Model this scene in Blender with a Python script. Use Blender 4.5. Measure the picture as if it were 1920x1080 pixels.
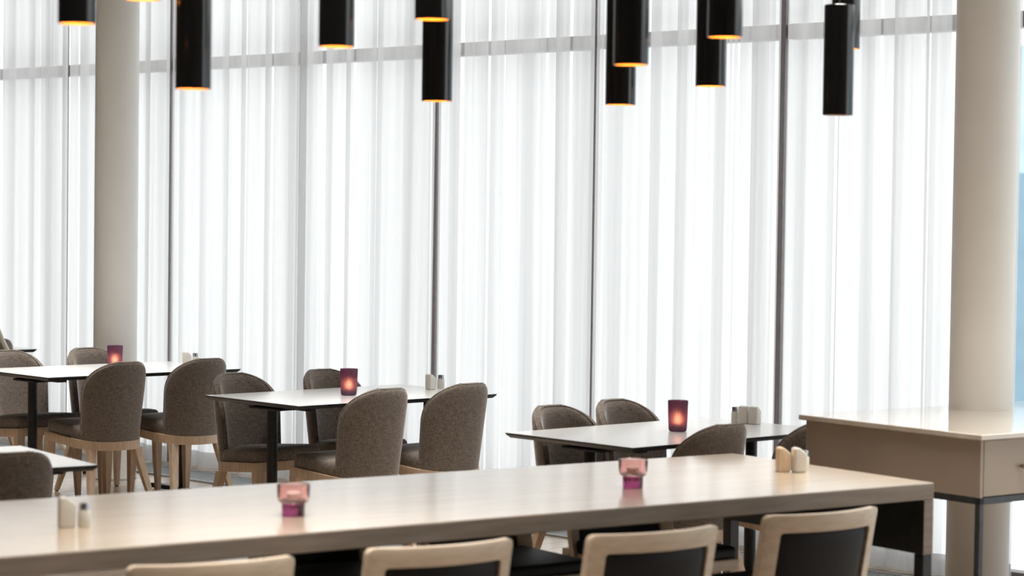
import bpy, bmesh, math, random
from mathutils import Vector, Matrix

for o in list(bpy.data.objects):
    bpy.data.objects.remove(o)
SC = bpy.context.scene
COL = SC.collection
rnd = random.Random(7)
rad = math.radians

# ------------------------------------------------------------------ camera
PITCH, ROLL, CAM_Z = 0.03579984, 0.01369495, 1.69834
cam_data = bpy.data.cameras.new('camera')
cam_data.sensor_width = 36.0
cam_data.lens = 4373.15 * 36.0 / 1920.0
cam_data.clip_start, cam_data.clip_end = 0.1, 500
cam_data.dof.use_dof = True
cam_data.dof.focus_distance = 11.9
cam_data.dof.aperture_fstop = 3.0
cam = bpy.data.objects.new('camera', cam_data)
COL.objects.link(cam)
fwd = Vector((0, math.cos(PITCH), -math.sin(PITCH)))
rt0, up0 = Vector((1, 0, 0)), Vector((0, math.sin(PITCH), math.cos(PITCH)))
rt = math.cos(ROLL) * rt0 + math.sin(ROLL) * up0
up = -math.sin(ROLL) * rt0 + math.cos(ROLL) * up0
m = Matrix((rt, up, -fwd)).transposed().to_4x4()
m.translation = Vector((0, 0, CAM_Z))
cam.matrix_world = m
SC.camera = cam

# ------------------------------------------------------------------ world, exposure
world = bpy.data.worlds.new('overcast_sky')
SC.world = world
world.use_nodes = True
bg = world.node_tree.nodes['Background']
bg.inputs['Color'].default_value = (0.985, 0.99, 1.0, 1)
bg.inputs['Strength'].default_value = 2.06
SC.view_settings.view_transform = 'Standard'
SC.view_settings.look = 'None'
SC.view_settings.exposure = 0.0
SC.view_settings.gamma = 1.0
SC.view_settings.use_curve_mapping = False
SC.cycles.transparent_max_bounces = 24
SC.cycles.max_bounces = 10

YAW = 0.78304            # direction of the glazed wall's inward normal axis


def overhead_fill(name, x, y, z, sx, sy, power, color=(1, 0.965, 0.91)):
    l = bpy.data.lights.new(name, 'AREA')
    l.spread = rad(55)
    l.shape, l.size, l.size_y, l.energy, l.color = 'RECTANGLE', sx, sy, power, color
    o = bpy.data.objects.new(name, l)
    COL.objects.link(o)
    c, s = math.cos(YAW), math.sin(YAW)
    o.location = (c * x - s * y, s * x + c * y, z)
    o.rotation_euler = (0, 0, YAW)
    return o


FILL_W = 23  # unseen overhead area lights, added to fill the interior and lift the tabletops
for i in range(5):
    for j in range(3):
        overhead_fill('overhead_fill_light', 7.2 - 3.2 * j, 1.6 + 3.1 * i, 3.56, 1.5, 1.5, FILL_W)


# ------------------------------------------------------------------ materials
def new_mat(name):
    mt = bpy.data.materials.new(name)
    mt.use_nodes = True
    nt = mt.node_tree
    return mt, nt, nt.nodes['Principled BSDF']


def link(nt, a, b):
    nt.links.new(a, b)


def node(nt, kind, **kw):
    n = nt.nodes.new(kind)
    for k, v in kw.items():
        setattr(n, k, v)
    return n


def noise_mat(name, c1, c2, scale=(8, 8, 8), rough=0.5, spec=0.5, metal=0.0, bump=0.0, detail=4,
              coat=0.0, coat_rough=0.1, lo=0.35, hi=0.65, sheen=0.0, dist=0.0, coat_ior=1.5):
    mt, nt, b = new_mat(name)
    tc = node(nt, 'ShaderNodeTexCoord')
    mp = node(nt, 'ShaderNodeMapping')
    mp.inputs['Scale'].default_value = scale
    nz = node(nt, 'ShaderNodeTexNoise')
    nz.inputs['Scale'].default_value = 1.0
    nz.inputs['Detail'].default_value = detail
    nz.inputs['Distortion'].default_value = dist
    rp = node(nt, 'ShaderNodeValToRGB')
    rp.color_ramp.elements[0].position, rp.color_ramp.elements[1].position = lo, hi
    rp.color_ramp.elements[0].color = (*c1, 1)
    rp.color_ramp.elements[1].color = (*c2, 1)
    link(nt, tc.outputs['Object'], mp.inputs['Vector'])
    link(nt, mp.outputs['Vector'], nz.inputs['Vector'])
    link(nt, nz.outputs['Fac'], rp.inputs['Fac'])
    link(nt, rp.outputs['Color'], b.inputs['Base Color'])
    b.inputs['Roughness'].default_value = rough
    b.inputs['Specular IOR Level'].default_value = spec
    b.inputs['Metallic'].default_value = metal
    b.inputs['Coat Weight'].default_value = coat
    b.inputs['Coat Roughness'].default_value = coat_rough
    b.inputs['Coat IOR'].default_value = coat_ior
    b.inputs['Sheen Weight'].default_value = sheen
    if bump:
        bp = node(nt, 'ShaderNodeBump')
        bp.inputs['Strength'].default_value = bump
        bp.inputs['Distance'].default_value = 0.002
        link(nt, nz.outputs['Fac'], bp.inputs['Height'])
        link(nt, bp.outputs['Normal'], b.inputs['Normal'])
    return mt


def fabric_mat(name, c1, c2):
    mt, nt, b = new_mat(name)
    tc = node(nt, 'ShaderNodeTexCoord')
    outs = []
    for sc in ((260, 260, 34), (38, 38, 330)):
        mp = node(nt, 'ShaderNodeMapping')
        mp.inputs['Scale'].default_value = sc
        nz = node(nt, 'ShaderNodeTexNoise')
        nz.inputs['Scale'].default_value = 1.0
        nz.inputs['Detail'].default_value = 2
        link(nt, tc.outputs['Object'], mp.inputs['Vector'])
        link(nt, mp.outputs['Vector'], nz.inputs['Vector'])
        outs.append(nz.outputs['Fac'])
    ad = node(nt, 'ShaderNodeMath', operation='ADD')
    link(nt, outs[0], ad.inputs[0])
    link(nt, outs[1], ad.inputs[1])
    hf = node(nt, 'ShaderNodeMath', operation='MULTIPLY')
    hf.inputs[1].default_value = 0.5
    link(nt, ad.outputs[0], hf.inputs[0])
    rp = node(nt, 'ShaderNodeValToRGB')
    rp.color_ramp.elements[0].position, rp.color_ramp.elements[1].position = 0.36, 0.64
    rp.color_ramp.elements[0].color = (*c1, 1)
    rp.color_ramp.elements[1].color = (*c2, 1)
    link(nt, hf.outputs[0], rp.inputs['Fac'])
    link(nt, rp.outputs['Color'], b.inputs['Base Color'])
    b.inputs['Roughness'].default_value = 0.9
    b.inputs['Specular IOR Level'].default_value = 0.25
    b.inputs['Sheen Weight'].default_value = 0.7
    b.inputs['Sheen Roughness'].default_value = 0.35
    b.inputs['Sheen Tint'].default_value = (0.9, 0.86, 0.82, 1)
    bp = node(nt, 'ShaderNodeBump')
    bp.inputs['Strength'].default_value = 0.35
    bp.inputs['Distance'].default_value = 0.002
    link(nt, hf.outputs[0], bp.inputs['Height'])
    link(nt, bp.outputs['Normal'], b.inputs['Normal'])
    return mt


def emit_mat(name, color, strength):
    mt, nt, b = new_mat(name)
    b.inputs['Base Color'].default_value = (*color, 1)
    b.inputs['Emission Color'].default_value = (*color, 1)
    b.inputs['Emission Strength'].default_value = strength
    return mt


def glass_mat(name, color, rough=0.0):
    mt, nt, b = new_mat(name)
    b.inputs['Base Color'].default_value = (*color, 1)
    b.inputs['Transmission Weight'].default_value = 1.0
    b.inputs['Roughness'].default_value = rough
    b.inputs['IOR'].default_value = 1.45
    return mt


def pane_mat(name):
    mt, nt, b = new_mat(name)
    nt.nodes.remove(b)
    out = nt.nodes['Material Output']
    fr = node(nt, 'ShaderNodeLayerWeight')
    fr.inputs['Blend'].default_value = 0.5
    pw = node(nt, 'ShaderNodeMath', operation='POWER')
    pw.inputs[1].default_value = 5.0
    link(nt, fr.outputs['Facing'], pw.inputs[0])
    ma = node(nt, 'ShaderNodeMath', operation='MULTIPLY_ADD')
    ma.inputs[1].default_value, ma.inputs[2].default_value = 0.7, 0.02
    link(nt, pw.outputs[0], ma.inputs[0])
    tr = node(nt, 'ShaderNodeBsdfTransparent')
    tr.inputs['Color'].default_value = (0.97, 0.985, 0.98, 1)
    gl = node(nt, 'ShaderNodeBsdfGlossy')
    gl.inputs['Roughness'].default_value = 0.0
    mx = node(nt, 'ShaderNodeMixShader')
    link(nt, ma.outputs[0], mx.inputs[0])
    link(nt, tr.outputs[0], mx.inputs[1])
    link(nt, gl.outputs[0], mx.inputs[2])
    link(nt, mx.outputs[0], out.inputs['Surface'])
    return mt


def sheer_mat(name, t0, diffuse=0.35, loose=0.35):
    """Woven sheer: the slanting thread path makes it denser where it turns away."""
    mt, nt, b = new_mat(name)
    nt.nodes.remove(b)
    out = nt.nodes['Material Output']
    ge = node(nt, 'ShaderNodeNewGeometry')
    dt = node(nt, 'ShaderNodeVectorMath', operation='DOT_PRODUCT')
    link(nt, ge.outputs['Normal'], dt.inputs[0])
    link(nt, ge.outputs['Incoming'], dt.inputs[1])
    ab = node(nt, 'ShaderNodeMath', operation='ABSOLUTE')
    link(nt, dt.outputs['Value'], ab.inputs[0])
    mxm = node(nt, 'ShaderNodeMath', operation='MAXIMUM')
    mxm.inputs[1].default_value = 0.06
    link(nt, ab.outputs[0], mxm.inputs[0])
    inv = node(nt, 'ShaderNodeMath', operation='DIVIDE')
    inv.inputs[0].default_value = 1.0
    link(nt, mxm.outputs[0], inv.inputs[1])
    # irregular density of the weave, in vertical slubs
    tc = node(nt, 'ShaderNodeTexCoord')
    mp = node(nt, 'ShaderNodeMapping')
    mp.inputs['Scale'].default_value = (30, 30, 0.35)
    nz = node(nt, 'ShaderNodeTexNoise')
    nz.inputs['Scale'].default_value = 1.0
    nz.inputs['Detail'].default_value = 3
    link(nt, tc.outputs['Object'], mp.inputs['Vector'])
    link(nt, mp.outputs['Vector'], nz.inputs['Vector'])
    mr = node(nt, 'ShaderNodeMapRange')
    mr.inputs['From Min'].default_value, mr.inputs['From Max'].default_value = 0.3, 0.7
    mr.inputs['To Min'].default_value, mr.inputs['To Max'].default_value = t0 - 0.07, t0 + 0.07
    link(nt, nz.outputs['Fac'], mr.inputs['Value'])
    # now and then a narrow strip of looser weave
    mp3 = node(nt, 'ShaderNodeMapping')
    mp3.inputs['Scale'].default_value = (0.5, 17, 0.02)
    nz3 = node(nt, 'ShaderNodeTexNoise')
    nz3.inputs['Scale'].default_value = 1.0
    nz3.inputs['Detail'].default_value = 1
    link(nt, tc.outputs['Object'], mp3.inputs['Vector'])
    link(nt, mp3.outputs['Vector'], nz3.inputs['Vector'])
    mr3 = node(nt, 'ShaderNodeMapRange')
    mr3.inputs['From Min'].default_value, mr3.inputs['From Max'].default_value = 0.635, 0.665
    mr3.inputs['To Min'].default_value, mr3.inputs['To Max'].default_value = 0.0, loose
    link(nt, nz3.outputs['Fac'], mr3.inputs['Value'])
    ad3 = node(nt, 'ShaderNodeMath', operation='ADD')
    link(nt, mr.outputs['Result'], ad3.inputs[0])
    link(nt, mr3.outputs['Result'], ad3.inputs[1])
    pw = node(nt, 'ShaderNodeMath', operation='POWER')
    link(nt, ad3.outputs[0], pw.inputs[0])
    link(nt, inv.outputs[0], pw.inputs[1])
    di = node(nt, 'ShaderNodeBsdfDiffuse')
    di.inputs['Color'].default_value = (0.95, 0.95, 0.95, 1)
    tl = node(nt, 'ShaderNodeBsdfTranslucent')
    tl.inputs['Color'].default_value = (0.70, 0.697, 0.70, 1)
    cl = node(nt, 'ShaderNodeMixShader')
    cl.inputs[0].default_value = diffuse
    link(nt, tl.outputs[0], cl.inputs[1])
    link(nt, di.outputs[0], cl.inputs[2])
    tr = node(nt, 'ShaderNodeBsdfTransparent')
    mx = node(nt, 'ShaderNodeMixShader')
    link(nt, pw.outputs[0], mx.inputs[0])
    link(nt, cl.outputs[0], mx.inputs[1])
    link(nt, tr.outputs[0], mx.inputs[2])
    link(nt, mx.outputs[0], out.inputs['Surface'])
    return mt


def frosted_mat(name, color):
    mt, nt, b = new_mat(name)
    nt.nodes.remove(b)
    out = nt.nodes['Material Output']
    tl = node(nt, 'ShaderNodeBsdfTranslucent')
    tl.inputs['Color'].default_value = (*color, 1)
    di = node(nt, 'ShaderNodeBsdfDiffuse')
    di.inputs['Color'].default_value = (*color, 1)
    gl = node(nt, 'ShaderNodeBsdfGlossy')
    gl.inputs['Roughness'].default_value = 0.25
    gl.inputs['Color'].default_value = (0.8, 0.8, 0.8, 1)
    m1 = node(nt, 'ShaderNodeMixShader')
    m1.inputs[0].default_value = 0.3
    link(nt, tl.outputs[0], m1.inputs[1])
    link(nt, di.outputs[0], m1.inputs[2])
    m2 = node(nt, 'ShaderNodeMixShader')
    m2.inputs[0].default_value = 0.06
    link(nt, m1.outputs[0], m2.inputs[1])
    link(nt, gl.outputs[0], m2.inputs[2])
    tr = node(nt, 'ShaderNodeBsdfRefraction')
    tr.inputs['Color'].default_value = (0.95, 0.72, 0.75, 1)
    tr.inputs['Roughness'].default_value = 0.72
    tr.inputs['IOR'].default_value = 1.5
    m3 = node(nt, 'ShaderNodeMixShader')
    m3.inputs[0].default_value = 0.30
    link(nt, m2.outputs[0], m3.inputs[1])
    link(nt, tr.outputs[0], m3.inputs[2])
    link(nt, m3.outputs[0], out.inputs['Surface'])
    return mt


def plank_mat(name):
    mt, nt, b = new_mat(name)
    tc = node(nt, 'ShaderNodeTexCoord')
    mp = node(nt, 'ShaderNodeMapping')
    mp.inputs['Rotation'].default_value = (0, 0, 0)
    br = node(nt, 'ShaderNodeTexBrick')
    br.inputs['Color1'].default_value = (0.50, 0.38, 0.27, 1)
    br.inputs['Color2'].default_value = (0.39, 0.29, 0.20, 1)
    br.inputs['Mortar'].default_value = (0.24, 0.17, 0.11, 1)
    br.inputs['Scale'].default_value = 1.0
    br.inputs['Mortar Size'].default_value = 0.004
    br.inputs['Brick Width'].default_value = 2.06
    br.inputs['Row Height'].default_value = 0.14
    nz = node(nt, 'ShaderNodeTexNoise')
    mp2 = node(nt, 'ShaderNodeMapping')
    mp2.inputs['Scale'].default_value = (3, 40, 1)
    mix = node(nt, 'ShaderNodeMixRGB', blend_type='MULTIPLY')
    mix.inputs[0].default_value = 0.5
    link(nt, tc.outputs['Object'], mp.inputs['Vector'])
    link(nt, mp.outputs['Vector'], br.inputs['Vector'])
    link(nt, tc.outputs['Object'], mp2.inputs['Vector'])
    link(nt, mp2.outputs['Vector'], nz.inputs['Vector'])
    link(nt, br.outputs['Color'], mix.inputs[1])
    link(nt, nz.outputs['Fac'], mix.inputs[2])
    hs = node(nt, 'ShaderNodeBrightContrast')
    hs.inputs['Bright'].default_value = 0.12
    link(nt, mix.outputs[0], hs.inputs['Color'])
    link(nt, hs.outputs[0], b.inputs['Base Color'])
    b.inputs['Roughness'].default_value = 0.22
    b.inputs['Coat Weight'].default_value = 0.3
    b.inputs['Coat Roughness'].default_value = 0.12
    return mt


M = {
    'fabric': fabric_mat('taupe_linen', (0.125, 0.102, 0.086), (0.27, 0.228, 0.196)),
    'beech': noise_mat('beech_wood', (0.60, 0.43, 0.29), (0.70, 0.53, 0.38), (60, 60, 6), 0.45),
    'beech_x': noise_mat('pale_ash_wood', (0.68, 0.55, 0.41), (0.77, 0.64, 0.50), (6, 60, 60), 0.4),
    'black_steel': noise_mat('black_powder_coated_steel', (0.012, 0.012, 0.013), (0.02, 0.02, 0.021), (50, 50, 50), 0.4),
    'black_edge': noise_mat('black_compact_laminate', (0.014, 0.014, 0.016), (0.022, 0.022, 0.024), (30, 30, 30), 0.35),
    'laminate': noise_mat('white_laminate', (0.83, 0.83, 0.825), (0.86, 0.86, 0.855), (40, 40, 40), 0.2, coat=0.4, coat_rough=0.3),
    'oak_top': noise_mat('lacquered_light_wood', (0.72, 0.575, 0.43), (0.80, 0.665, 0.52), (3, 45, 45), 0.32, coat=1.0, coat_rough=0.16, coat_ior=2.4),
    'oak_edge': noise_mat('grey_brown_wood', (0.245, 0.195, 0.155), (0.32, 0.26, 0.21), (4, 50, 50), 0.5),
    'leather': noise_mat('black_leather', (0.012, 0.011, 0.011), (0.018, 0.016, 0.016), (120, 120, 120), 0.55, spec=0.25, bump=0.2),
    'lamp_black': noise_mat('black_lacquered_metal', (0.010, 0.010, 0.011), (0.014, 0.014, 0.015), (20, 20, 20), 0.16, spec=0.8),
    'gold': noise_mat('brass_reflector', (0.80, 0.42, 0.07), (0.88, 0.48, 0.09), (20, 20, 20), 0.5),
    'cord': noise_mat('grey_textile_cord', (0.05, 0.05, 0.05), (0.08, 0.08, 0.08), (80, 80, 80), 0.8),
    'pale_cable': noise_mat('pale_cable', (0.6, 0.6, 0.5), (0.7, 0.7, 0.6), (80, 80, 80), 0.5),
    'bulb': emit_mat('warm_bulb', (1.0, 0.62, 0.22), 26),
    'plaster': noise_mat('grey_plaster', (0.40, 0.385, 0.36), (0.44, 0.42, 0.395), (3, 3, 3), 0.85),
    'column': noise_mat('warm_white_column_paint', (0.86, 0.835, 0.79), (0.88, 0.86, 0.815), (4, 4, 4), 0.55),
    'wall_paint': noise_mat('warm_grey_wall_paint', (0.15, 0.137, 0.122), (0.17, 0.155, 0.14), (2, 2, 2), 0.9),
    'alu': noise_mat('brown_grey_aluminium', (0.20, 0.175, 0.175), (0.23, 0.20, 0.20), (30, 30, 30), 0.45),
    'grille': noise_mat('steel_grille', (0.42, 0.44, 0.45), (0.5, 0.52, 0.53), (30, 30, 30), 0.35, metal=0.6),
    'duct': noise_mat('dark_duct', (0.03, 0.035, 0.04), (0.05, 0.055, 0.06), (10, 10, 10), 0.7),
    'floor': plank_mat('light_wood_planks'),
    'sheer': sheer_mat('white_sheer', 0.23),
    'hem': sheer_mat('doubled_sheer_hem', 0.14, 0.5, 0.0),
    'pane': pane_mat('window_glass'),
    'marble': noise_mat('polished_beige_marble', (0.62, 0.54, 0.45), (0.80, 0.74, 0.66), (1.2, 9, 9), 0.1, coat=0.8, coat_rough=0.03, dist=1.2, lo=0.3, hi=0.7),
    'lacquer': noise_mat('taupe_lacquer', (0.43, 0.35, 0.28), (0.46, 0.375, 0.30), (4, 4, 4), 0.5),
    'gunmetal': noise_mat('blue_black_steel_frame', (0.03, 0.032, 0.038), (0.045, 0.048, 0.055), (30, 30, 30), 0.35),
    'brass': noise_mat('aged_brass', (0.22, 0.17, 0.12), (0.3, 0.24, 0.17), (60, 60, 60), 0.35, metal=0.9),
    'purple': frosted_mat('purple_ribbed_glass', (0.20, 0.085, 0.19)),
    'wax': noise_mat('white_wax', (0.8, 0.75, 0.66), (0.85, 0.8, 0.7), (20, 20, 20), 0.5),
    'flame': emit_mat('candle_flame', (1.0, 0.58, 0.25), 45),
    'pink': glass_mat('pale_pink_glass', (0.97, 0.72, 0.74)),
    'magenta': glass_mat('dark_magenta_glass', (0.32, 0.05, 0.15)),
    'ceramic': noise_mat('cream_ceramic', (0.72, 0.69, 0.62), (0.77, 0.74, 0.67), (30, 30, 30), 0.3),
    'maple': noise_mat('pale_maple_wood', (0.74, 0.57, 0.38), (0.80, 0.64, 0.46), (50, 50, 8), 0.4),
    'chrome': noise_mat('brushed_steel', (0.45, 0.46, 0.5), (0.55, 0.56, 0.6), (80, 80, 80), 0.3, metal=1.0),
    'white_tube': noise_mat('cream_painted_tube', (0.78, 0.75, 0.66), (0.82, 0.79, 0.70), (20, 20, 20), 0.4),
    'facade': noise_mat('blue_grey_facade', (0.17, 0.28, 0.36), (0.20, 0.31, 0.39), (0.6, 0.6, 3), 0.6),
    'pale_facade': noise_mat('pale_blue_facade', (0.42, 0.54, 0.62), (0.48, 0.59, 0.66), (0.6, 0.6, 3), 0.6),
    'rubber': noise_mat('black_rubber', (0.015, 0.015, 0.015), (0.02, 0.02, 0.02), (60, 60, 60), 0.7),
}


# ------------------------------------------------------------------ mesh helpers
def build(name, verts, faces, mats, parent=None, smooth=False, midx=None, angle=None):
    me = bpy.data.meshes.new(name)
    me.from_pydata([tuple(v) for v in verts], [], faces)
    bm = bmesh.new()
    bm.from_mesh(me)
    bmesh.ops.recalc_face_normals(bm, faces=bm.faces)
    bm.to_mesh(me)
    bm.free()
    return finish(name, me, mats, parent, smooth, midx, angle)


def finish(name, me, mats, parent=None, smooth=False, midx=None, angle=None):
    if not isinstance(mats, (list, tuple)):
        mats = [mats]
    for mt in mats:
        me.materials.append(mt)
    if smooth:
        for p in me.polygons:
            p.use_smooth = True
        if angle:
            me.set_sharp_from_angle(angle=rad(angle))
    if midx:
        for p in me.polygons:
            p.material_index = midx(p)
    o = bpy.data.objects.new(name, me)
    COL.objects.link(o)
    if parent:
        o.parent = parent
    return o


def from_bm(name, bm, mats, parent=None, smooth=False, midx=None, angle=None):
    me = bpy.data.meshes.new(name)
    bmesh.ops.recalc_face_normals(bm, faces=bm.faces)
    bm.normal_update()
    bm.to_mesh(me)
    bm.free()
    return finish(name, me, mats, parent, smooth, midx, angle)


def bm_box(bm, lo, hi, bev=0.0, seg=2):
    r = bmesh.ops.create_cube(bm, size=1.0)
    vs = r['verts']
    c = [(a + b) / 2 for a, b in zip(lo, hi)]
    d = [b - a for a, b in zip(lo, hi)]
    for v in vs:
        v.co = Vector((c[0] + v.co.x * d[0], c[1] + v.co.y * d[1], c[2] + v.co.z * d[2]))
    if bev:
        es = list({e for v in vs for e in v.link_edges})
        bmesh.ops.bevel(bm, geom=es, offset=bev, segments=seg, affect='EDGES', profile=0.5)


def box(name, lo, hi, mat, parent=None, bev=0.004, seg=2, midx=None):
    bm = bmesh.new()
    bm_box(bm, lo, hi, bev, seg)
    return from_bm(name, bm, mat, parent, midx=midx)


def bm_loft(bm, rings, close_ends=True):
    """Rings: lists of equally many points, joined in order."""
    vv = [[bm.verts.new(p) for p in r] for r in rings]
    n = len(rings[0])
    for a, b in zip(vv, vv[1:]):
        for i in range(n):
            j = (i + 1) % n
            bm.faces.new((a[i], a[j], b[j], b[i]))
    if close_ends:
        bm.faces.new(vv[0])
        bm.faces.new(vv[-1])


def bm_tube(bm, path, radius, sides=12):
    path = [Vector(p) for p in path]
    rings = []
    ref = Vector((0.13, 0.31, 0.94))
    for i, p in enumerate(path):
        t = (path[min(i + 1, len(path) - 1)] - path[max(i - 1, 0)]).normalized()
        a = t.cross(ref)
        if a.length < 1e-3:
            a = t.cross(Vector((1, 0, 0)))
        a.normalize()
        b = t.cross(a)
        r = radius[i] if isinstance(radius, (list, tuple)) else radius
        rings.append([p + r * (math.cos(k * math.tau / sides) * a + math.sin(k * math.tau / sides) * b) for k in range(sides)])
    bm_loft(bm, rings)


def tube(name, path, radius, mat, parent=None, sides=12):
    bm = bmesh.new()
    bm_tube(bm, path, radius, sides)
    return from_bm(name, bm, mat, parent, smooth=True, angle=50)


def lathe(name, prof, mat, parent=None, n=40, rib=0.0, ribs=0, angle=40, capped=True):
    """prof: list of (radius, z), open or running back to the axis."""
    verts, faces = [], []
    for (r, z) in prof:
        for k in range(n):
            a = k * math.tau / n
            rr = r * (1 + (rib * math.cos(ribs * a) if ribs else 0))
            verts.append((rr * math.cos(a), rr * math.sin(a), z))
    for i in range(len(prof) - 1):
        for k in range(n):
            j = (k + 1) % n
            faces.append((i * n + k, i * n + j, (i + 1) * n + j, (i + 1) * n + k))
    if capped and prof[0][0] > 1e-5 and prof[0] != prof[-1]:
        faces.append(tuple(range(n)))
    if capped and prof[-1][0] > 1e-5 and prof[0] != prof[-1]:
        faces.append(tuple((len(prof) - 1) * n + k for k in range(n)))
    bm = bmesh.new()
    vv = [bm.verts.new(v) for v in verts]
    for f in faces:
        bm.faces.new([vv[i] for i in f])
    bmesh.ops.remove_doubles(bm, verts=bm.verts, dist=1e-6)
    return from_bm(name, bm, mat, parent, smooth=True, angle=angle)


def bm_prism(bm, outline, z0, z1, bev=0.0, seg=2):
    lo = [bm.verts.new((x, y, z0)) for x, y in outline]
    hi = [bm.verts.new((x, y, z1)) for x, y in outline]
    n = len(outline)
    fs = [bm.faces.new(lo), bm.faces.new(hi)]
    for i in range(n):
        bm.faces.new((lo[i], lo[(i + 1) % n], hi[(i + 1) % n], hi[i]))
    if bev:
        es = [e for f in fs for e in f.edges]
        bmesh.ops.bevel(bm, geom=es, offset=bev, segments=seg, affect='EDGES', profile=0.5)


def thing(name, label, cat, loc=(0, 0, 0), rotz=0.0, group=None):
    o = bpy.data.objects.new(name, None)
    COL.objects.link(o)
    o.empty_display_size = 0.1
    o.location = loc
    o.rotation_euler = (0, 0, rotz)
    return tag(o, label, cat, group)


def tag(o, label, cat, group=None):
    o['label'], o['category'] = label, cat
    if group:
        o['group'] = group
    return o


def struct(o):
    o['kind'] = 'structure'
    o.rotation_euler = (0, 0, YAW)
    return o


def dup(root, loc, rotz, label, group=None):
    r = root.copy()
    COL.objects.link(r)
    r.location = loc
    r.rotation_euler = (0, 0, rotz)
    r['label'] = label
    if group:
        r['group'] = group
    for ch in list(root.children):
        c = ch.copy()
        COL.objects.link(c)
        c.parent = r
        for g in list(ch.children):
            d = g.copy()
            COL.objects.link(d)
            d.parent = c
    return r


def room(x, y, z=0.0):
    """Room axes (x towards the glazing, y along it) to world."""
    c, s = math.cos(YAW), math.sin(YAW)
    return Vector((c * x - s * y, s * x + c * y, z))


# ------------------------------------------------------------------ the room
X0, X1, Y0, Y1, H = -4.5, 9.25, -4.0, 15.3, 3.62
GX = 9.13                                   # glazing line
struct(box('floor', (X0, Y0, -0.2), (X1 + 0.1, Y1, 0.0), M['floor'], bev=0))
struct(box('ceiling', (X0, Y0, H), (X1 + 0.1, Y1, H + 0.2), M['plaster'], bev=0))
struct(box('wall_back', (X0 - 0.2, Y0, 0), (X0, Y1, H), M['wall_paint'], bev=0))
struct(box('wall_left', (X0, Y1, 0), (X1, Y1 + 0.2, H), M['wall_paint'], bev=0))
struct(box('wall_right', (X0, Y0 - 0.2, 0), (X1, Y0, H), M['wall_paint'], bev=0))

POSTS = [14.78, 13.509, 12.311, 10.974, 9.781, 8.547, 7.268, 6.02, 4.77, 3.52, 2.27, 1.02, -0.23, -1.48, -2.73]
bounds = [Y1] + POSTS + [Y0]
for i, (a, b) in enumerate(zip(bounds, bounds[1:])):
    w = box('window_%d' % (i + 1), (GX + 0.02, b, 0.06), (GX + 0.028, a, H - 0.05), M['pane'], bev=0)
    struct(w)
    bm = bmesh.new()
    if i < len(POSTS):
        bm_box(bm, (GX - 0.035, b - 0.02, 0.0), (GX - 0.003, b + 0.02, H), 0.004)
    bm_box(bm, (GX - 0.03, b + 0.03, 2.532), (GX + 0.05, a - 0.03, 2.607), 0.004)
    bm_box(bm, (GX - 0.03, b + 0.03, 0.0), (GX + 0.05, a - 0.03, 0.055), 0.004)
    bm_box(bm, (GX - 0.03, b + 0.03, H - 0.06), (GX + 0.05, a - 0.03, H), 0.004)
    fr = from_bm('window_frame', bm, M['alu'], w)

# floor grille of the convector trench, bars across the trench
bm = bmesh.new()
GX0, GX1 = 8.56, 8.87
y = 4.0
while y < 15.25:
    bm_box(bm, (GX0 + 0.015, y, 0.0005), (GX1 - 0.015, y + 0.011, 0.008))
    y += 0.024
bm_box(bm, (GX0, 4.0, 0.0005), (GX0 + 0.015, 15.25, 0.010))
bm_box(bm, (GX1 - 0.015, 4.0, 0.0005), (GX1, 15.25, 0.010))
g = struct(from_bm('trim_1', bm, M['grille']))
b = box('trench_bed', (GX0, 4.0, 0.0002), (GX1, 15.25, 0.002), M['duct'], g, bev=0)


def column(label_name, x, y):
    prof = [(0.131, 0.0), (0.131, H)]
    o = lathe('column', [(0.0, 0.0), (0.131, 0.0), (0.131, H), (0.0, H)], M['column'], n=64)
    o.location = room(x, y)
    o['kind'] = 'structure'
    bs = lathe('column_base', [(0.0, 0.0), (0.1335, 0.0), (0.1335, 0.012), (0.0, 0.012)], M['grille'], o, n=64)
    return o


column('left', 8.265, 11.71)
column('right', 8.265, 5.516)

# outdoors beyond the bare glass on the right
struct(box('wall_exterior', (21, -14, -0.5), (21.3, 13.75, 2.1), M['facade'], bev=0.0))
struct(box('wall_exterior_upper', (23, -14, -0.5), (23.4, 15.0, 3.6), M['pale_facade'], bev=0.0))


# ------------------------------------------------------------------ sheer curtains
CX = 8.985


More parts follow.
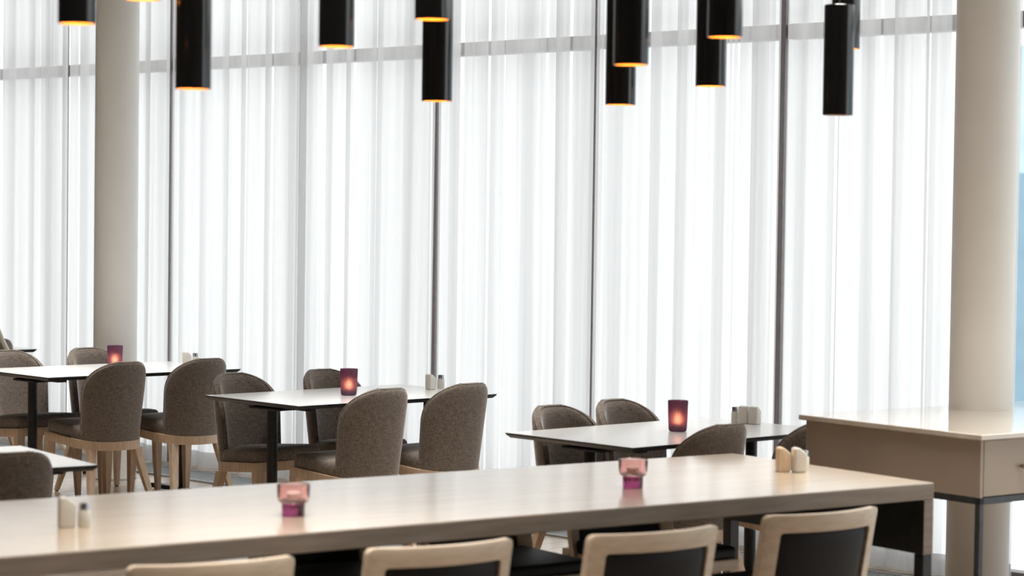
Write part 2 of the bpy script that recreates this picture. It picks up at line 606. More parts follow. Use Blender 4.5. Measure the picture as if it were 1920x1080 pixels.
def curtain(y_top, y_bot_shift, y_end, y_end_shift, label, seed, amp=0.025):
    """A sheer panel from y_top down to y_end (seen left to right), hung in uneven folds."""
    r = random.Random(seed)
    z_hi, z_lo = H - 0.01, 0.012
    span = y_top - y_end
    # uneven folds
    knots = [0.0]
    while knots[-1] < span:
        knots.append(knots[-1] + r.uniform(0.07, 0.17))
    k = span / knots[-1]
    knots = [q * k for q in knots]
    amps = [amp * r.uniform(0.35, 1.15) for _ in knots]
    lean = [r.uniform(-0.012, 0.012) for _ in knots]
    pts = []
    for i in range(len(knots) - 1):
        nseg = 14
        for j in range(nseg + (1 if i == len(knots) - 2 else 0)):
            f = j / nseg
            s = 1 if i % 2 == 0 else -1
            w = math.sin(math.pi * f)
            w = math.copysign(abs(w) ** 0.8, w) * s * (amps[i])
            sw = 0.012 * math.sin(2 * math.pi * f) * (amps[i] / amp)
            pts.append((knots[i] + f * (knots[i + 1] - knots[i]) + sw, w, lean[i] * (1 - f) + lean[i + 1] * f))
    rows = 16
    verts, faces = [], []
    n = len(pts)
    for q in range(rows + 1):
        t = q / rows
        z = z_hi + (z_lo - z_hi) * t
        for (s, w, ln) in pts:
            fr = s / span
            sh = (1 - fr) * y_bot_shift + fr * y_end_shift
            dy = sh * t + ln * t * min(1, fr * 6, (1 - fr) * 6)
            yy = y_top - s + dy
            verts.append((CX + w * (0.75 + 0.35 * t), yy, z))
    for q in range(rows):
        for i in range(n - 1):
            faces.append((q * n + i, q * n + i + 1, (q + 1) * n + i + 1, (q + 1) * n + i))
    o = build('sheer_curtain', verts, faces, M['sheer'], smooth=True)
    o.rotation_euler = (0, 0, YAW)
    tag(o, label, 'curtain', 'sheer curtains along the glazing')
    # doubled hem
    hv, hf = [], []
    for z in (0.112, 0.06, 0.010):
        t = (z_hi - z) / (z_hi - z_lo)
        for (s, w, ln) in pts:
            fr = s / span
            sh = (1 - fr) * y_bot_shift + fr * y_end_shift
            dy = sh * t + ln * t * min(1, fr * 6, (1 - fr) * 6)
            hv.append((CX + w * (0.75 + 0.35 * t) - 0.003, y_top - s + dy, z))
    for q in range(2):
        for i in range(n - 1):
            hf.append((q * n + i, q * n + i + 1, (q + 1) * n + i + 1, (q + 1) * n + i))
    build('hem', hv, hf, M['hem'], o, smooth=True)
    return o


curtain(15.25, 0, 13.298, 0, 'sheer white curtain panel at the far left, left of the left column', 1)
curtain(13.274, 0, 12.155, 0, 'sheer white curtain panel hanging behind the left column', 2)
curtain(12.125, 0, 10.79, 0, 'sheer white curtain panel just right of the left column', 3)
curtain(10.85, 0, 9.652, 0.022, 'sheer white curtain panel behind the middle table\'s far chairs, left of the tapering gap', 4)
curtain(9.635, -0.014, 8.434, 0, 'sheer white curtain panel right of the tapering gap, behind the middle table\'s shakers', 5)
curtain(8.418, 0, 7.186, 0.004, 'sheer white curtain panel behind the right table and its ribbed candle holder', 6)
curtain(7.146, -0.004, 5.815, 0, 'sheer white curtain panel beside the right column, above the sideboard', 7)

# ------------------------------------------------------------------ upholstered dining chair
BZ0, BZ1 = 0.392, 0.828


def back_half_angle(t):
    base = 80.0
    if t > 0.55:
        k = min(1.0, (t - 0.55) / 0.45)
        return base * max(0.0, 1 - k ** 2.1) ** (1 / 2.0)
    return base


def back_point(ph, t, off):
    hw, dep = 0.166 + 0.020 * t + off, 0.160 + 0.02 * t + off
    return Vector((hw * math.sin(ph), -0.03 - dep * math.cos(ph) - 0.045 * t, BZ0 + (BZ1 - BZ0) * t))


def chair_back(parent):
    ns, nt_ = 40, 46
    ss = [math.sin(math.pi / 2 * (-1 + 2 * i / ns)) for i in range(ns + 1)]
    ts = [math.sin(math.pi / 2 * j / nt_) for j in range(nt_ + 1)]
    ts = [0.8 * t + 0.2 * j / nt_ for j, t in enumerate(ts)]
    bm = bmesh.new()
    grids = []
    for side in (1, -1):
        g = []
        for t in ts:
            row = []
            for s in ss:
                ph = rad(back_half_angle(t)) * s
                th = 0.024 * max(0.0, 1 - abs(s) ** 10) ** 0.5 * max(0.0, 1 - max(0, (t - 0.5) / 0.5) ** 10) ** 0.5
                row.append(bm.verts.new(back_point(ph, t, side * th)))
            g.append(row)
        grids.append(g)
        for j in range(nt_):
            for i in range(ns):
                bm.faces.new((g[j][i], g[j][i + 1], g[j + 1][i + 1], g[j + 1][i]))
    for i in range(ns):
        bm.faces.new((grids[0][0][i], grids[0][0][i + 1], grids[1][0][i + 1], grids[1][0][i]))
    bmesh.ops.remove_doubles(bm, verts=bm.verts, dist=1e-5)
    o = from_bm('backrest', bm, M['fabric'], parent, smooth=True, angle=60)
    # piping that follows the rim, on the inner face
    bm = bmesh.new()
    for off in (-0.012, 0.010):
        path = []
        for t in [math.sin(math.pi / 2 * k / 40) * 0.8 + 0.2 * k / 40 for k in range(0, 39)]:
            path.append(back_point(rad(back_half_angle(t)) * -0.985, t, off))
        for k in range(0, 13):
            a = -1 + 2 * k / 12
            path.append(back_point(rad(back_half_angle(0.985)) * a, 0.987, off))
        for t in [math.sin(math.pi / 2 * k / 40) * 0.8 + 0.2 * k / 40 for k in range(38, -1, -1)]:
            path.append(back_point(rad(back_half_angle(t)) * 0.985, t, off))
        bm_tube(bm, path, 0.0038, 6)
    from_bm('piping', bm, M['fabric'], o, smooth=True)
    return o


def d_outline(hw, yf, dep, n=28, rc=0.03, yc=-0.03):
    pts = []
    for k in range(5):
        a = math.pi / 2 * k / 4
        pts.append((hw + 0.012 - rc + rc * math.sin(math.pi / 2 - a), yf - rc + rc * math.sin(a)))
    pts2 = [(-x, y_) for x, y_ in reversed(pts)]
    arc = []
    for k in range(n + 1):
        a = math.pi - math.pi * k / n
        arc.append((hw * math.cos(a), yc - dep * math.sin(a)))
    return pts + pts2 + arc


def make_dining_chair(label):
    t = thing('dining_chair', label, 'chair', group='taupe upholstered dining chairs')
    chair_back(t)

    def rise(y_):                            # the seat tips up towards the front
        return 0.078 * max(0.0, y_ + 0.19)

    # cushion: domed D-shaped pad
    out = d_outline(0.186, 0.240, 0.165)
    cx, cy = 0.0, 0.02
    rings = []
    for (k, z) in ((0.97, 0.388), (1.0, 0.396), (1.006, 0.425), (0.995, 0.444), (0.955, 0.455), (0.80, 0.463), (0.4, 0.468), (0.05, 0.469)):
        rings.append([Vector((cx + (x - cx) * k, cy + (y_ - cy) * k, z + rise(cy + (y_ - cy) * k))) for x, y_ in out])
    bm = bmesh.new()
    bm_loft(bm, rings)
    from_bm('seat_cushion', bm, M['fabric'], t, smooth=True, angle=60)
    # wooden seat rail
    bm = bmesh.new()
    bm_prism(bm, d_outline(0.197, 0.247, 0.186, rc=0.012), 0.345, 0.392, 0.004)
    for v in bm.verts:
        v.co.z += rise(v.co.y)
    from_bm('seat_rail', bm, M['beech'], t, smooth=True, angle=40)
    # legs
    for sx in (-1, 1):
        def leg(path, sizes):
            bm = bmesh.new()
            rings = []
            for (px, py, pz), (a, b2) in zip(path, sizes):
                px *= sx
                rings.append([Vector((px - a, py - b2, pz)), Vector((px + a, py - b2, pz)), Vector((px + a, py + b2, pz)), Vector((px - a, py + b2, pz))])
            bm_loft(bm, rings)
            es = [e for e in bm.edges if abs(e.verts[0].co.z - e.verts[1].co.z) > 0.02]
            bmesh.ops.bevel(bm, geom=es, offset=0.004, segments=2, affect='EDGES', profile=0.5)
            o = from_bm('leg', bm, M['beech'], t)
            x, y_, _ = path[-1]
            gl = lathe('foot_glide', [(0.0, 0.0), (0.010, 0.0), (0.010, 0.007), (0.0, 0.007)], M['rubber'], o, n=14)
            gl.location = (x * sx, y_, 0.0)
        leg([(0.184, 0.2225, 0.42), (0.184, 0.2225, 0.372), (0.186, 0.225, 0.2), (0.19, 0.232, 0.006)],
            [(0.0235, 0.0235), (0.0235, 0.0235), (0.019, 0.019), (0.013, 0.013)])
        leg([(0.146, -0.128, 0.349), (0.152, -0.138, 0.30), (0.172, -0.17, 0.18), (0.205, -0.222, 0.006)],
            [(0.025, 0.020), (0.022, 0.019), (0.0185, 0.017), (0.013, 0.013)])
    return t


TL, TM, TR = (-2.25937, 13.13187), (-0.78606, 11.60636), (0.69837, 9.92587)
YL, YM, YR = 0.744903, 0.752605, 0.744505
TA, TB = 1.265, 0.748
Y5 = rad(33.5)

chairs = [
    (-2.232, 12.693, YL, 'taupe chair, back to us, at the left table, left one of its near pair'),
    (-1.840, 13.057, YL, 'taupe chair, back to us, at the left table, right one of its near pair'),
    (-2.729, 13.150, YL + math.pi, 'taupe chair facing us behind the left table, cut by the left picture edge'),
    (-2.326, 13.466, YL + math.pi, 'taupe chair facing us behind the left table, partly hidden by its candle holder'),
    (-0.740, 11.151, YM, 'taupe chair, back to us, at the middle table, just right of its candle holder'),
    (-0.362, 11.530, YM, 'taupe chair, back to us, at the middle table, in front of its white shaker'),
    (-1.243, 11.616, YM + math.pi, 'taupe chair facing us across the middle table\'s left end'),
    (-0.823, 11.976, YM + math.pi, 'taupe chair facing us behind the middle table\'s candle holder'),
    (0.717, 9.564, YR, 'taupe upholstered chair, back to us, at the right table, right of its candle holder'),
    (1.158, 9.815, YR, 'taupe upholstered chair, back to us, at the right table, half hidden by the sideboard'),
    (0.342, 9.974, YR + math.pi, 'taupe chair facing us across the right table\'s left end'),
    (0.630, 10.331, YR + math.pi, 'taupe upholstered chair facing us behind the right table, beside its candle holder'),
    (-1.837, 8.186, Y5, 'taupe upholstered chair, back to us, at the nearest white table by the left edge'),
    (-3.356, 14.565, YL, 'taupe upholstered chair at the farthest table, top only showing by the left edge'),
]
proto = make_dining_chair(chairs[0][3])
proto.location = (chairs[0][0], chairs[0][1], 0)
proto.rotation_euler = (0, 0, chairs[0][2])
for (x, y, yw, lab) in chairs[1:]:
    dup(proto, (x, y, 0), yw, lab)


# ------------------------------------------------------------------ pedestal tables
def make_table(label):
    t = thing('dining_table', label, 'table', group='white topped pedestal tables')
    a, b = TA / 2, TB / 2
    bm = bmesh.new()
    rings = []
    for (ins, z) in ((0.016, 0.7195), (0.003, 0.7315), (0.0, 0.7385), (0.0008, 0.7395)):
        rings.append([(-a + ins, -b + ins, z), (a - ins, -b + ins, z), (a - ins, b - ins, z), (-a + ins, b - ins, z)])
    bm_loft(bm, rings)
    from_bm('tabletop', bm, M['black_edge'], t)
    box('laminate_face', (-a + 0.0015, -b + 0.0015, 0.7388), (a - 0.0015, b - 0.0015, 0.7402), M['laminate'], t, bev=0)
    for sx in (-1, 1):
        x = sx * 0.50
        bm = bmesh.new()
        bm_box(bm, (x - 0.03, -0.30, 0.704), (x + 0.03, 0.30, 0.7195), 0.003)
        bm_box(bm, (x - 0.06, -0.11, 0.692), (x + 0.06, 0.11, 0.704), 0.003)
        from_bm('under_bracket', bm, M['black_steel'], t)
        c = lathe('pedestal', [(0.0, 0.028), (0.026, 0.028), (0.026, 0.694), (0.0, 0.694)], M['black_steel'], t, n=28)
        c.location = (x, 0, 0)
        f = box('foot_bar', (x - 0.022, -0.30, 0.006), (x + 0.022, 0.30, 0.034), M['black_steel'], t)
    box('stretcher', (-0.5, -0.02, 0.704), (0.5, 0.02, 0.7195), M['black_steel'], t, bev=0.003)
    for sx in (-1, 1):
        for sy in (-1, 1):
            g = lathe('foot_glide', [(0.0, 0.0), (0.014, 0.0), (0.014, 0.008), (0.0, 0.008)], M['rubber'], t, n=14)
            g.location = (sx * 0.5, sy * 0.27, 0)
    return t


tab = make_table('white table with black edge in the middle, purple candle holder and shakers on it')
tab.location, tab.rotation_euler = (TM[0], TM[1], 0), (0, 0, YM)
dup(tab, (TL[0], TL[1], 0), YL, 'white table with black edge on the left, in front of the left column')
dup(tab, (TR[0], TR[1], 0), YR, 'white table with black edge on the right, beside the sideboard')
c5, s5 = math.cos(Y5), math.sin(Y5)
dup(tab, (-1.48 - c5 * TA / 2 - s5 * TB / 2, 8.372 - s5 * TA / 2 + c5 * TB / 2, 0), Y5,
    'white table with black edge nearest us at the left edge, only its right corner showing')
cl, sl = math.cos(YL), math.sin(YL)
dup(tab, (-3.01 - cl * TA / 2 - sl * TB / 2, 14.783 - sl * TA / 2 + cl * TB / 2, 0), YL,
    'farthest white table with black edge, a small corner showing at the left edge')

# ------------------------------------------------------------------ communal table
YC = rad(35.0)
NX, NY = 1.496, 8.182                       # near right corner of the top
CW, CL = 1.09, 4.4
ct = thing('communal_table', 'long pale wooden communal table with thick grey-brown edge across the foreground', 'table',
           (NX, NY, 0), YC)
# local axes: x runs from the right end (0) to the left (-CL); y from the near edge (0) to the far edge (CW)
bm = bmesh.new()
bm_box(bm, (-CL, 0, 0.681), (0, CW, 0.7385), 0.003)
from_bm('tabletop', bm, [M['oak_edge'], M['black_edge']], ct, midx=lambda p: 1 if p.normal.z < -0.9 else 0)
box('top_veneer', (-CL + 0.003, 0.003, 0.738), (-0.003, CW - 0.003, 0.740), M['oak_top'], ct, bev=0)
for (xa, xb, inner) in ((-0.048, 0.0, -1), (-CL, -CL + 0.048, 1)):
    box('end_panel', (xa, 0, 0.487), (xb, CW, 0.681), [M['oak_edge'], M['black_edge']], ct, bev=0.003,
        midx=lambda p, s=inner: 1 if (p.normal.x * s > 0.9 or p.normal.z < -0.9) else 0)
    for yy in (0.002, CW - 0.047):
        box('leg', (xa + 0.0015, yy, 0.0), (xb - 0.0015, yy + 0.045, 0.487), M['black_steel'], ct, bev=0.003)

# ------------------------------------------------------------------ wood framed chairs at the communal table
def make_frame_chair(label):
    t = thing('wood_framed_chair', label, 'chair', group='wood framed black chairs at the communal table')
    R = 0.62
    hw = 0.242

    def curve(x, z):                        # back plane: bowed in plan, raked with height
        return -0.215 - (z - 0.40) * 0.20 + (-0.058 * (1 - (x / hw) ** 2)) + 0.058

    TOP = 0.715

    def sweep(points, hy, hz, nm, mat, bev=0.006, par=t, vertical=False):
        bm = bmesh.new()
        rings = []
        for (x, z, a) in points:
            yc = curve(x, z)
            if vertical:
                rings.append([Vector((x - a, curve(x - a, z) - hy, z)), Vector((x + a, curve(x + a, z) - hy, z)), Vector((x + a, curve(x + a, z) + hy, z)), Vector((x - a, curve(x - a, z) + hy, z))])
            else:
                rings.append([Vector((x, curve(x, z - a) - hy, z - a)), Vector((x, curve(x, z - a) + hy, z - a)), Vector((x, curve(x, z + a) + hy, z + a)), Vector((x, curve(x, z + a) - hy, z + a))])
        bm_loft(bm, rings)
        return bm, nm, mat, par

    bm = bmesh.new()
    # whole back frame in one mesh: outer rounded rectangle minus the opening, thick and bowed
    n = 24

    def frame_ring(hx, z0, z1, rc):
        pts = []
        for (cx_, cz_, a0) in ((hx - rc, z1 - rc, 0), (-hx + rc, z1 - rc, 90), (-hx + rc, z0 + rc, 180), (hx - rc, z0 + rc, 270)):
            for k in range(7):
                a = rad(a0 + 90 * k / 6)
                pts.append((cx_ + rc * math.cos(a), cz_ + rc * math.sin(a)))
        # add intermediate points on the straight runs
        out = []
        for i in range(len(pts)):
            p, q = pts[i], pts[(i + 1) % len(pts)]
            seg = 10 if i % 7 == 6 else 1
            for s in range(seg):
                f = s / seg
                out.append((p[0] + (q[0] - p[0]) * f, p[1] + (q[1] - p[1]) * f))
        return out
    outer = frame_ring(hw, 0.385, TOP, 0.020)
    inner = frame_ring(hw - 0.047, 0.435, TOP - 0.058, 0.012)
    rows = []
    hy = 0.019
    for ring, dy in ((inner, -hy * 0.9), (inner, hy * 0.9), (outer, hy * 0.75), (outer, -hy * 0.75)):
        rows.append([bm.verts.new((x, curve(x, z) + dy, z)) for x, z in ring])
    mid = []
    for dy in (hy, -hy):
        rr = []
        for (xo, zo), (xi, zi) in zip(outer, inner):
            x, z = xo + (xi - xo) * 0.2, zo + (zi - zo) * 0.2
            rr.append(bm.verts.new((x, curve(x, z) + dy, z)))
        mid.append(rr)
    order = [rows[0], rows[1], mid[0], rows[2], rows[3], mid[1]]
    N = len(outer)
    for a, b in zip(order, order[1:] + order[:1]):
        for i in range(N):
            j = (i + 1) % N
            bm.faces.new((a[i], a[j], b[j], b[i]))
    from_bm('back_frame', bm, M['beech_x'], t, smooth=True, angle=35)
    # padded black panel
    bm = bmesh.new()
    nx, nz = 16, 10
    g = {}
    for side in (1, -1):
        for i in range(nx + 1):
            for j in range(nz + 1):
                fx, fz = -1 + 2 * i / nx, -1 + 2 * j / nz
                x = fx * (hw - 0.045)
                z = (0.433 + TOP - 0.056) / 2 + fz * (TOP - 0.056 - 0.433) / 2
                th = 0.014 * max(0, 1 - abs(fx) ** 8) ** 0.5 * max(0, 1 - abs(fz) ** 8) ** 0.5 + 0.001
                g[side, i, j] = bm.verts.new((x, curve(x, z) + side * th, z))
        for i in range(nx):
            for j in range(nz):
                bm.faces.new((g[side, i, j], g[side, i + 1, j], g[side, i + 1, j + 1], g[side, i, j + 1]))
    for i in range(nx):
        for j in (0, nz):
            bm.faces.new((g[1, i, j], g[1, i + 1, j], g[-1, i + 1, j], g[-1, i, j]))
    for j in range(nz):
        for i in (0, nx):
            bm.faces.new((g[1, i, j], g[1, i, j + 1], g[-1, i, j + 1], g[-1, i, j]))
    from_bm('back_panel', bm, M['leather'], t, smooth=True, angle=50)
    # seat
    bm = bmesh.new()
    bm_box(bm, (-0.222, -0.185, 0.405), (0.222, 0.245, 0.452), 0.018, 4)
    from_bm('seat', bm, M['leather'], t, smooth=True, angle=60)
    box('seat_frame', (-0.228, -0.20, 0.365), (0.228, 0.25, 0.407), M['beech_x'], t, bev=0.006)
    for sx in (-1, 1):
        for (y0, y1, zt) in ((0.215, 0.235, 0.37), (-0.205, -0.26, 0.42)):
            bm = bmesh.new()
            rings = []
            for (yy, z, a) in ((y0, zt, 0.020), (y1, 0.0, 0.014)):
                x = sx * 0.215
                rings.append([Vector((x - a, yy - a, z)), Vector((x + a, yy - a, z)), Vector((x + a, yy + a, z)), Vector((x - a, yy + a, z))])
            bm_loft(bm, rings)
            from_bm('leg', bm, M['beech_x'], t)
    return t


def chair_from_back(x, y, yaw, z=0.715):
    """Place so that the middle of the back at the given height stands at x, y."""
    by = -0.215 - (z - 0.40) * 0.20 + 0.02
    return (x + math.sin(yaw) * by, y - math.cos(yaw) * by, 0)


wc = [(1.039, 7.541, rad(35.2), 'wood framed black chair in front of the communal table, nearest its right end'),
      (0.462, 7.040, rad(33.6), 'wood framed black chair in the foreground below the pink tealight glass at right'),
      (-0.178, 6.702, rad(32.1), 'wood framed black chair in the foreground, right of the left pink tealight glass'),
      (-0.792, 6.315, rad(29.0), 'wood framed black chair in the foreground, only its top rail showing at bottom left')]
fp = None
for (x, y, yw, lab) in wc:
    loc = chair_from_back(x, y, yw)
    loc = (2 * x - loc[0], 2 * y - loc[1], 0)
    loc = (x + math.sin(yw) * -0.258, y + math.cos(yw) * 0.258, 0)
    if fp is None:
        fp = make_frame_chair(lab)
        fp.location, fp.rotation_euler = loc, (0, 0, yw)
    else:
        dup(fp, loc, yw, lab)
for (x, y, lab) in ((0.400, 8.80, 'wood framed black chair across the communal table, seen beneath its top at right'),
                    (-0.145, 8.42, 'wood framed black chair across the communal table, black seat showing beneath its middle'),
                    (-0.70, 8.03, 'wood framed black chair across the communal table, dark back beneath its left half')):
    yw = YC + math.pi
    dup(fp, (x + math.sin(yw) * -0.215, y + math.cos(yw) * 0.215, 0), yw, lab)

# ------------------------------------------------------------------ sideboard
YS = rad(37.2)
sb = thing('sideboard', 'taupe sideboard with beige marble top on dark steel legs by the right column', 'sideboard', (1.742, 8.595, 0), YS)
SL, SW = 1.7, 0.963                          # x to the right, y away
box('marble_top', (0, 0, 0.849), (SL, SW, 0.870), M['marble'], sb, bev=0.003)
box('body', (0.014, 0.034, 0.633), (SL - 0.014, SW - 0.03, 0.849), M['lacquer'], sb, bev=0.002)
bm = bmesh.new()
bm_box(bm, (0.014, 0.014, 0.633), (0.030, 0.034, 0.849), 0.001)
from_bm('side_edge', bm, M['lacquer'], sb)
dx = 0.034
for k in range(3):
    d = box('drawer', (dx + k * 0.55, 0.014, 0.637), (dx + k * 0.55 + 0.545, 0.034, 0.846), M['lacquer'], sb, bev=0.0015)
    kn = lathe('knob', [(0.0, 0.0), (0.006, 0.0), (0.006, 0.012), (0.011, 0.016), (0.011, 0.022), (0.0, 0.024)], M['brass'], d, n=20)
    kn.location = (dx + k * 0.55 + 0.272 - 0.065, 0.014, 0.742)
    kn.rotation_euler = (rad(90), 0, 0)
bm = bmesh.new()
for (lo, hi) in (((0.014, 0.014, 0.608), (SL - 0.014, 0.038, 0.633)), ((0.014, SW - 0.038, 0.608), (SL - 0.014, SW - 0.014, 0.633)),
                 ((0.014, 0.014, 0.608), (0.038, SW - 0.014, 0.633)), ((SL - 0.038, 0.014, 0.608), (SL - 0.014, SW - 0.014, 0.633))):
    bm_box(bm, lo, hi, 0.001)
from_bm('base_frame', bm, M['gunmetal'], sb)
for x in (0.014, SL - 0.038):
    for y in (0.014, SW - 0.038):
        box('leg', (x, y, 0.0), (x + 0.024, y + 0.024, 0.609), M['gunmetal'], sb, bev=0.002)


# ------------------------------------------------------------------ candle holders on the white tables
def make_candle(label):
    t = thing('candle_holder', label, 'candle holder', group='purple ribbed candle holders')
    prof = [(0.0, 0.0), (0.030, 0.0), (0.036, 0.003), (0.0385, 0.010), (0.041, 0.06), (0.043, 0.128), (0.0425, 0.1315), (0.0405, 0.1315),
            (0.0385, 0.06), (0.036, 0.012), (0.0, 0.010)]
    lathe('ribbed_glass', prof, M['purple'], t, n=144, rib=0.022, ribs=22, angle=60)
    lathe('tealight_candle', [(0.0, 0.0105), (0.019, 0.0105), (0.019, 0.034), (0.0, 0.032)], M['wax'], t, n=24)
    lathe('flame', [(0.0, 0.034), (0.006, 0.038), (0.0095, 0.048), (0.006, 0.066), (0.0, 0.082)], M['flame'], t, n=14)
    return t


ca = make_candle('purple ribbed glass candle holder, lit, on the middle table')
ca.location = (-0.804, 11.564, 0.7402)
dup(ca, (-2.237, 13.150, 0.7402), 0.4, 'purple ribbed glass candle holder, lit, on the left table before the column')
dup(ca, (0.716, 9.937, 0.7402), 0.9, 'purple ribbed glass candle holder, lit, on the right table')


# ------------------------------------------------------------------ pink tealight glasses on the communal table
def make_tealight(label):
    t = thing('tealight_glass', label, 'candle holder', group='pink tealight glasses on the communal table')
    lathe('cup', [(0.0, 0.036), (0.036, 0.036), (0.041, 0.040), (0.0435, 0.050), (0.0445, 0.084), (0.0435, 0.0855), (0.0415, 0.084),
                  (0.040, 0.052), (0.036, 0.044), (0.0, 0.043)], M['pink'], t, n=48)
    lathe('base', [(0.0, 0.0), (0.0285, 0.0), (0.031, 0.003), (0.0315, 0.034), (0.030, 0.0358), (0.0, 0.0358)], M['magenta'], t, n=48)
    lathe('tealight_candle', [(0.0, 0.0435), (0.019, 0.0435), (0.019, 0.058), (0.0, 0.057)], M['wax'], t, n=24)
    return t


tg = make_tealight('two-tier pink tealight glass on the communal table, the one nearer the left')
tg.location = (-0.658, 7.09, 0.7402)
tg.scale = (1.13, 1.13, 1.13)
dup(tg, (0.421, 7.92, 0.7402), 0, 'two-tier pink tealight glass on the communal table, below the right table')


# ------------------------------------------------------------------ shakers
def make_slope_shaker(label, mat, cat='shaker'):
    bm = bmesh.new()
    w, d = 0.021, 0.0215
    prof = [(-w, 0.0), (w, 0.0), (w, 0.058), (-w * 0.25, 0.0785), (-w, 0.0755)]
    lo = [bm.verts.new((x, -d, z)) for x, z in prof]
    hi = [bm.verts.new((x, d, z)) for x, z in prof]
    n = len(prof)
    bm.faces.new(lo)
    bm.faces.new(hi)
    for i in range(n):
        bm.faces.new((lo[i], lo[(i + 1) % n], hi[(i + 1) % n], hi[i]))
    bmesh.ops.bevel(bm, geom=list(bm.edges), offset=0.006, segments=4, affect='EDGES', profile=0.5)
    o = from_bm('slope_topped_shaker', bm, mat, smooth=True, angle=50)
    tag(o, label, cat)
    return o


def shaker_at(label, mat, x, y, yaw, group, k=1.0):
    o = make_slope_shaker(label, mat)
    o.location = (x, y, 0.7402)
    o.rotation_euler = (0, 0, yaw)
    o['group'] = group
    o.scale = (k, k, k * 1.03)
    return o


G1 = 'salt and pepper shakers'
shaker_at('pale slope-topped shaker on the middle table near its far corner', M['ceramic'], -0.412, 11.985, YM, G1)
shaker_at('slope-topped shaker on the right table, left of the touching pair', M['ceramic'], 1.040, 10.330, YR + 0.3, G1)
shaker_at('slope-topped shaker on the right table, right of the touching pair', M['ceramic'], 1.083, 10.300, YR + 0.2, G1)
shaker_at('cream slope-topped shaker on the left table, behind the chair back', M['ceramic'], -1.875, 13.475, YL, G1)
shaker_at('cream slope-topped shaker on the communal table\'s left, beside the capped one', M['ceramic'], -1.290, 6.775, 0.35, G1, 1.13)
shaker_at('warm wooden slope-topped shaker at the communal table\'s right end, left of the pair', M['maple'], 0.996, 8.465, 0.15, G1, 1.13)
shaker_at('cream slope-topped shaker at the communal table\'s right end, right of the pair', M['ceramic'], 1.052, 8.452, 0.25, G1, 1.13)


def round_shaker(label, x, y):
    t = thing('capped_shaker', label, 'shaker', (x, y, 0.7402), 0, G1)
    lathe('jar', [(0.0, 0.0), (0.0165, 0.0), (0.0185, 0.003), (0.0185, 0.046), (0.0165, 0.050), (0.0, 0.050)], M['ceramic'], t, n=32)
    lathe('cap', [(0.0, 0.050), (0.0155, 0.050), (0.0155, 0.068), (0.0140, 0.071), (0.0, 0.0715)], M['chrome'], t, n=32)
    return t


round_shaker('small capped shaker on the right table, left of the sloped pair', 1.003, 10.37)
round_shaker('small capped shaker on the middle table, behind the chair back', -0.361, 12.06)
round_shaker('small capped shaker on the left table, beside the cream one', -1.832, 13.515)
round_shaker('small capped shaker on the communal table\'s left, right of the cream one', -1.240, 6.78)
round_shaker('pale capped shaker at the communal table\'s right end, behind the sloped pair', 1.080, 8.525)


# ------------------------------------------------------------------ pendant lamps
PR, PL, PEND_W = 0.0545, 0.395, 1.6


def make_pendant(label):
    t = thing('pendant_lamp', label, 'lamp', group='black cylinder pendant lamps')
    lathe('shade', [(PR, 0.0), (PR, PL - 0.003), (PR - 0.003, PL), (0.006, PL), (0.006, PL - 0.003), (PR - 0.004, PL - 0.004), (PR - 0.004, 0.0), (PR, 0.0)],
          M['lamp_black'], t, n=56)
    lathe('reflector', [(PR - 0.0045, 0.001), (PR - 0.0045, 0.075), (0.0, 0.078)], M['gold'], t, n=48, capped=False)
    lathe('bulb', [(0.0, 0.012), (0.014, 0.017), (0.020, 0.030), (0.013, 0.050), (0.010, 0.077), (0.0, 0.077)], M['bulb'], t, n=20)
    return t


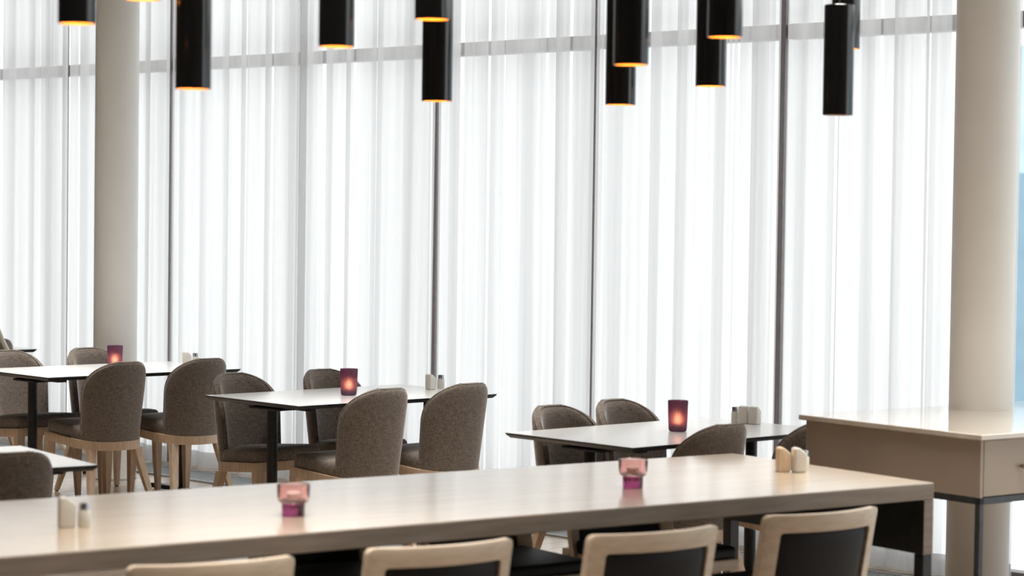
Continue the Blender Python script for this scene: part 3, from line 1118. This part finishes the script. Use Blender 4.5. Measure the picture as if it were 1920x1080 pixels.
pend = [
    ((-1.255, 6.70, 2.198), 'black cylinder pendant lamp at the top left corner, before the left column'),
    ((-1.131, 7.10, 2.303), 'black cylinder pendant lamp whose lower rim just shows above the left column'),
    ((-0.977, 7.10, 2.035), 'black cylinder pendant lamp hanging low, just right of the left column'),
    ((-0.543, 7.10, 2.169), 'black cylinder pendant lamp hanging alone, fourth from the left'),
    ((-0.257, 7.20, 2.263), 'black cylinder pendant lamp in front of a lower one, above the middle table'),
    ((-0.276, 8.30, 2.061), 'black cylinder pendant lamp hanging low behind a higher one, above the middle table'),
    ((0.357, 7.20, 2.132), 'black cylinder pendant lamp with glowing rim, front one of the pair above the right table'),
    ((0.380, 8.40, 2.061), 'black cylinder pendant lamp, lower rear one of the pair above the right table'),
    ((0.653, 7.30, 2.228), 'black cylinder pendant lamp, higher front one of the second pair from the right'),
    ((0.703, 8.40, 2.132), 'black cylinder pendant lamp, lower rear one of the second pair from the right'),
    ((1.161, 8.40, 2.035), 'unlit black cylinder pendant lamp hanging low left of the right column, its top visible'),
    ((1.262, 8.95, 2.31), 'black cylinder pendant lamp mostly hidden behind the one beside the right column'),
]
pp = None
for (loc, lab) in pend:
    if pp is None:
        pp = make_pendant(lab)
        pp.location = loc
        o = pp
    else:
        o = dup(pp, loc, 0, lab)
    if loc[2] == 2.035 and loc[0] > 1:      # this one is switched off
        for ch in o.children:
            if ch.name.startswith('bulb'):
                ch.data = ch.data.copy()
                ch.data.materials[0] = M['wax']
    sp = bpy.data.lights.new('pendant_light', 'SPOT')
    sp.energy, sp.color, sp.spot_size, sp.spot_blend, sp.shadow_soft_size = (0.0 if loc[2] == 2.035 and loc[0] > 1 else PEND_W), (1.0, 0.80, 0.55), rad(75), 0.7, 0.03
    so = bpy.data.objects.new('pendant_light', sp)
    COL.objects.link(so)
    so.parent = o
    so.location = (0, 0, 0.004)
    top = H - loc[2]
    mt = M['pale_cable'] if abs(loc[0] - 1.161) < 1e-6 else M['cord']
    tube('cord', [(0, 0, PL - 0.006), (0, 0, top - 0.03)], 0.0035, mt, o, sides=8)
    lathe('ceiling_rose', [(0.0, top - 0.03), (0.04, top - 0.03), (0.045, top), (0.0, top)], M['lamp_black'], o, n=24)

# ------------------------------------------------------------------ curved tube stand by the left edge
st = thing('curved_stand', 'cream curved tube stand leaning down by the curtain at the left edge', 'stand', (-2.62, 14.36, 0), 0)
pts = []
for (px, py) in ((-0.64, 1.18), (-0.60, 1.02), (-0.52, 0.82), (-0.41, 0.60), (-0.30, 0.40), (-0.15, 0.18), (0.0, 0.012)):
    pts.append((px, 0.0, py))
tube('tube', pts, 0.016, M['white_tube'], st)
lathe('rubber_foot', [(0.0, 0.0), (0.018, 0.0), (0.018, 0.02), (0.0, 0.02)], M['rubber'], st, n=16)
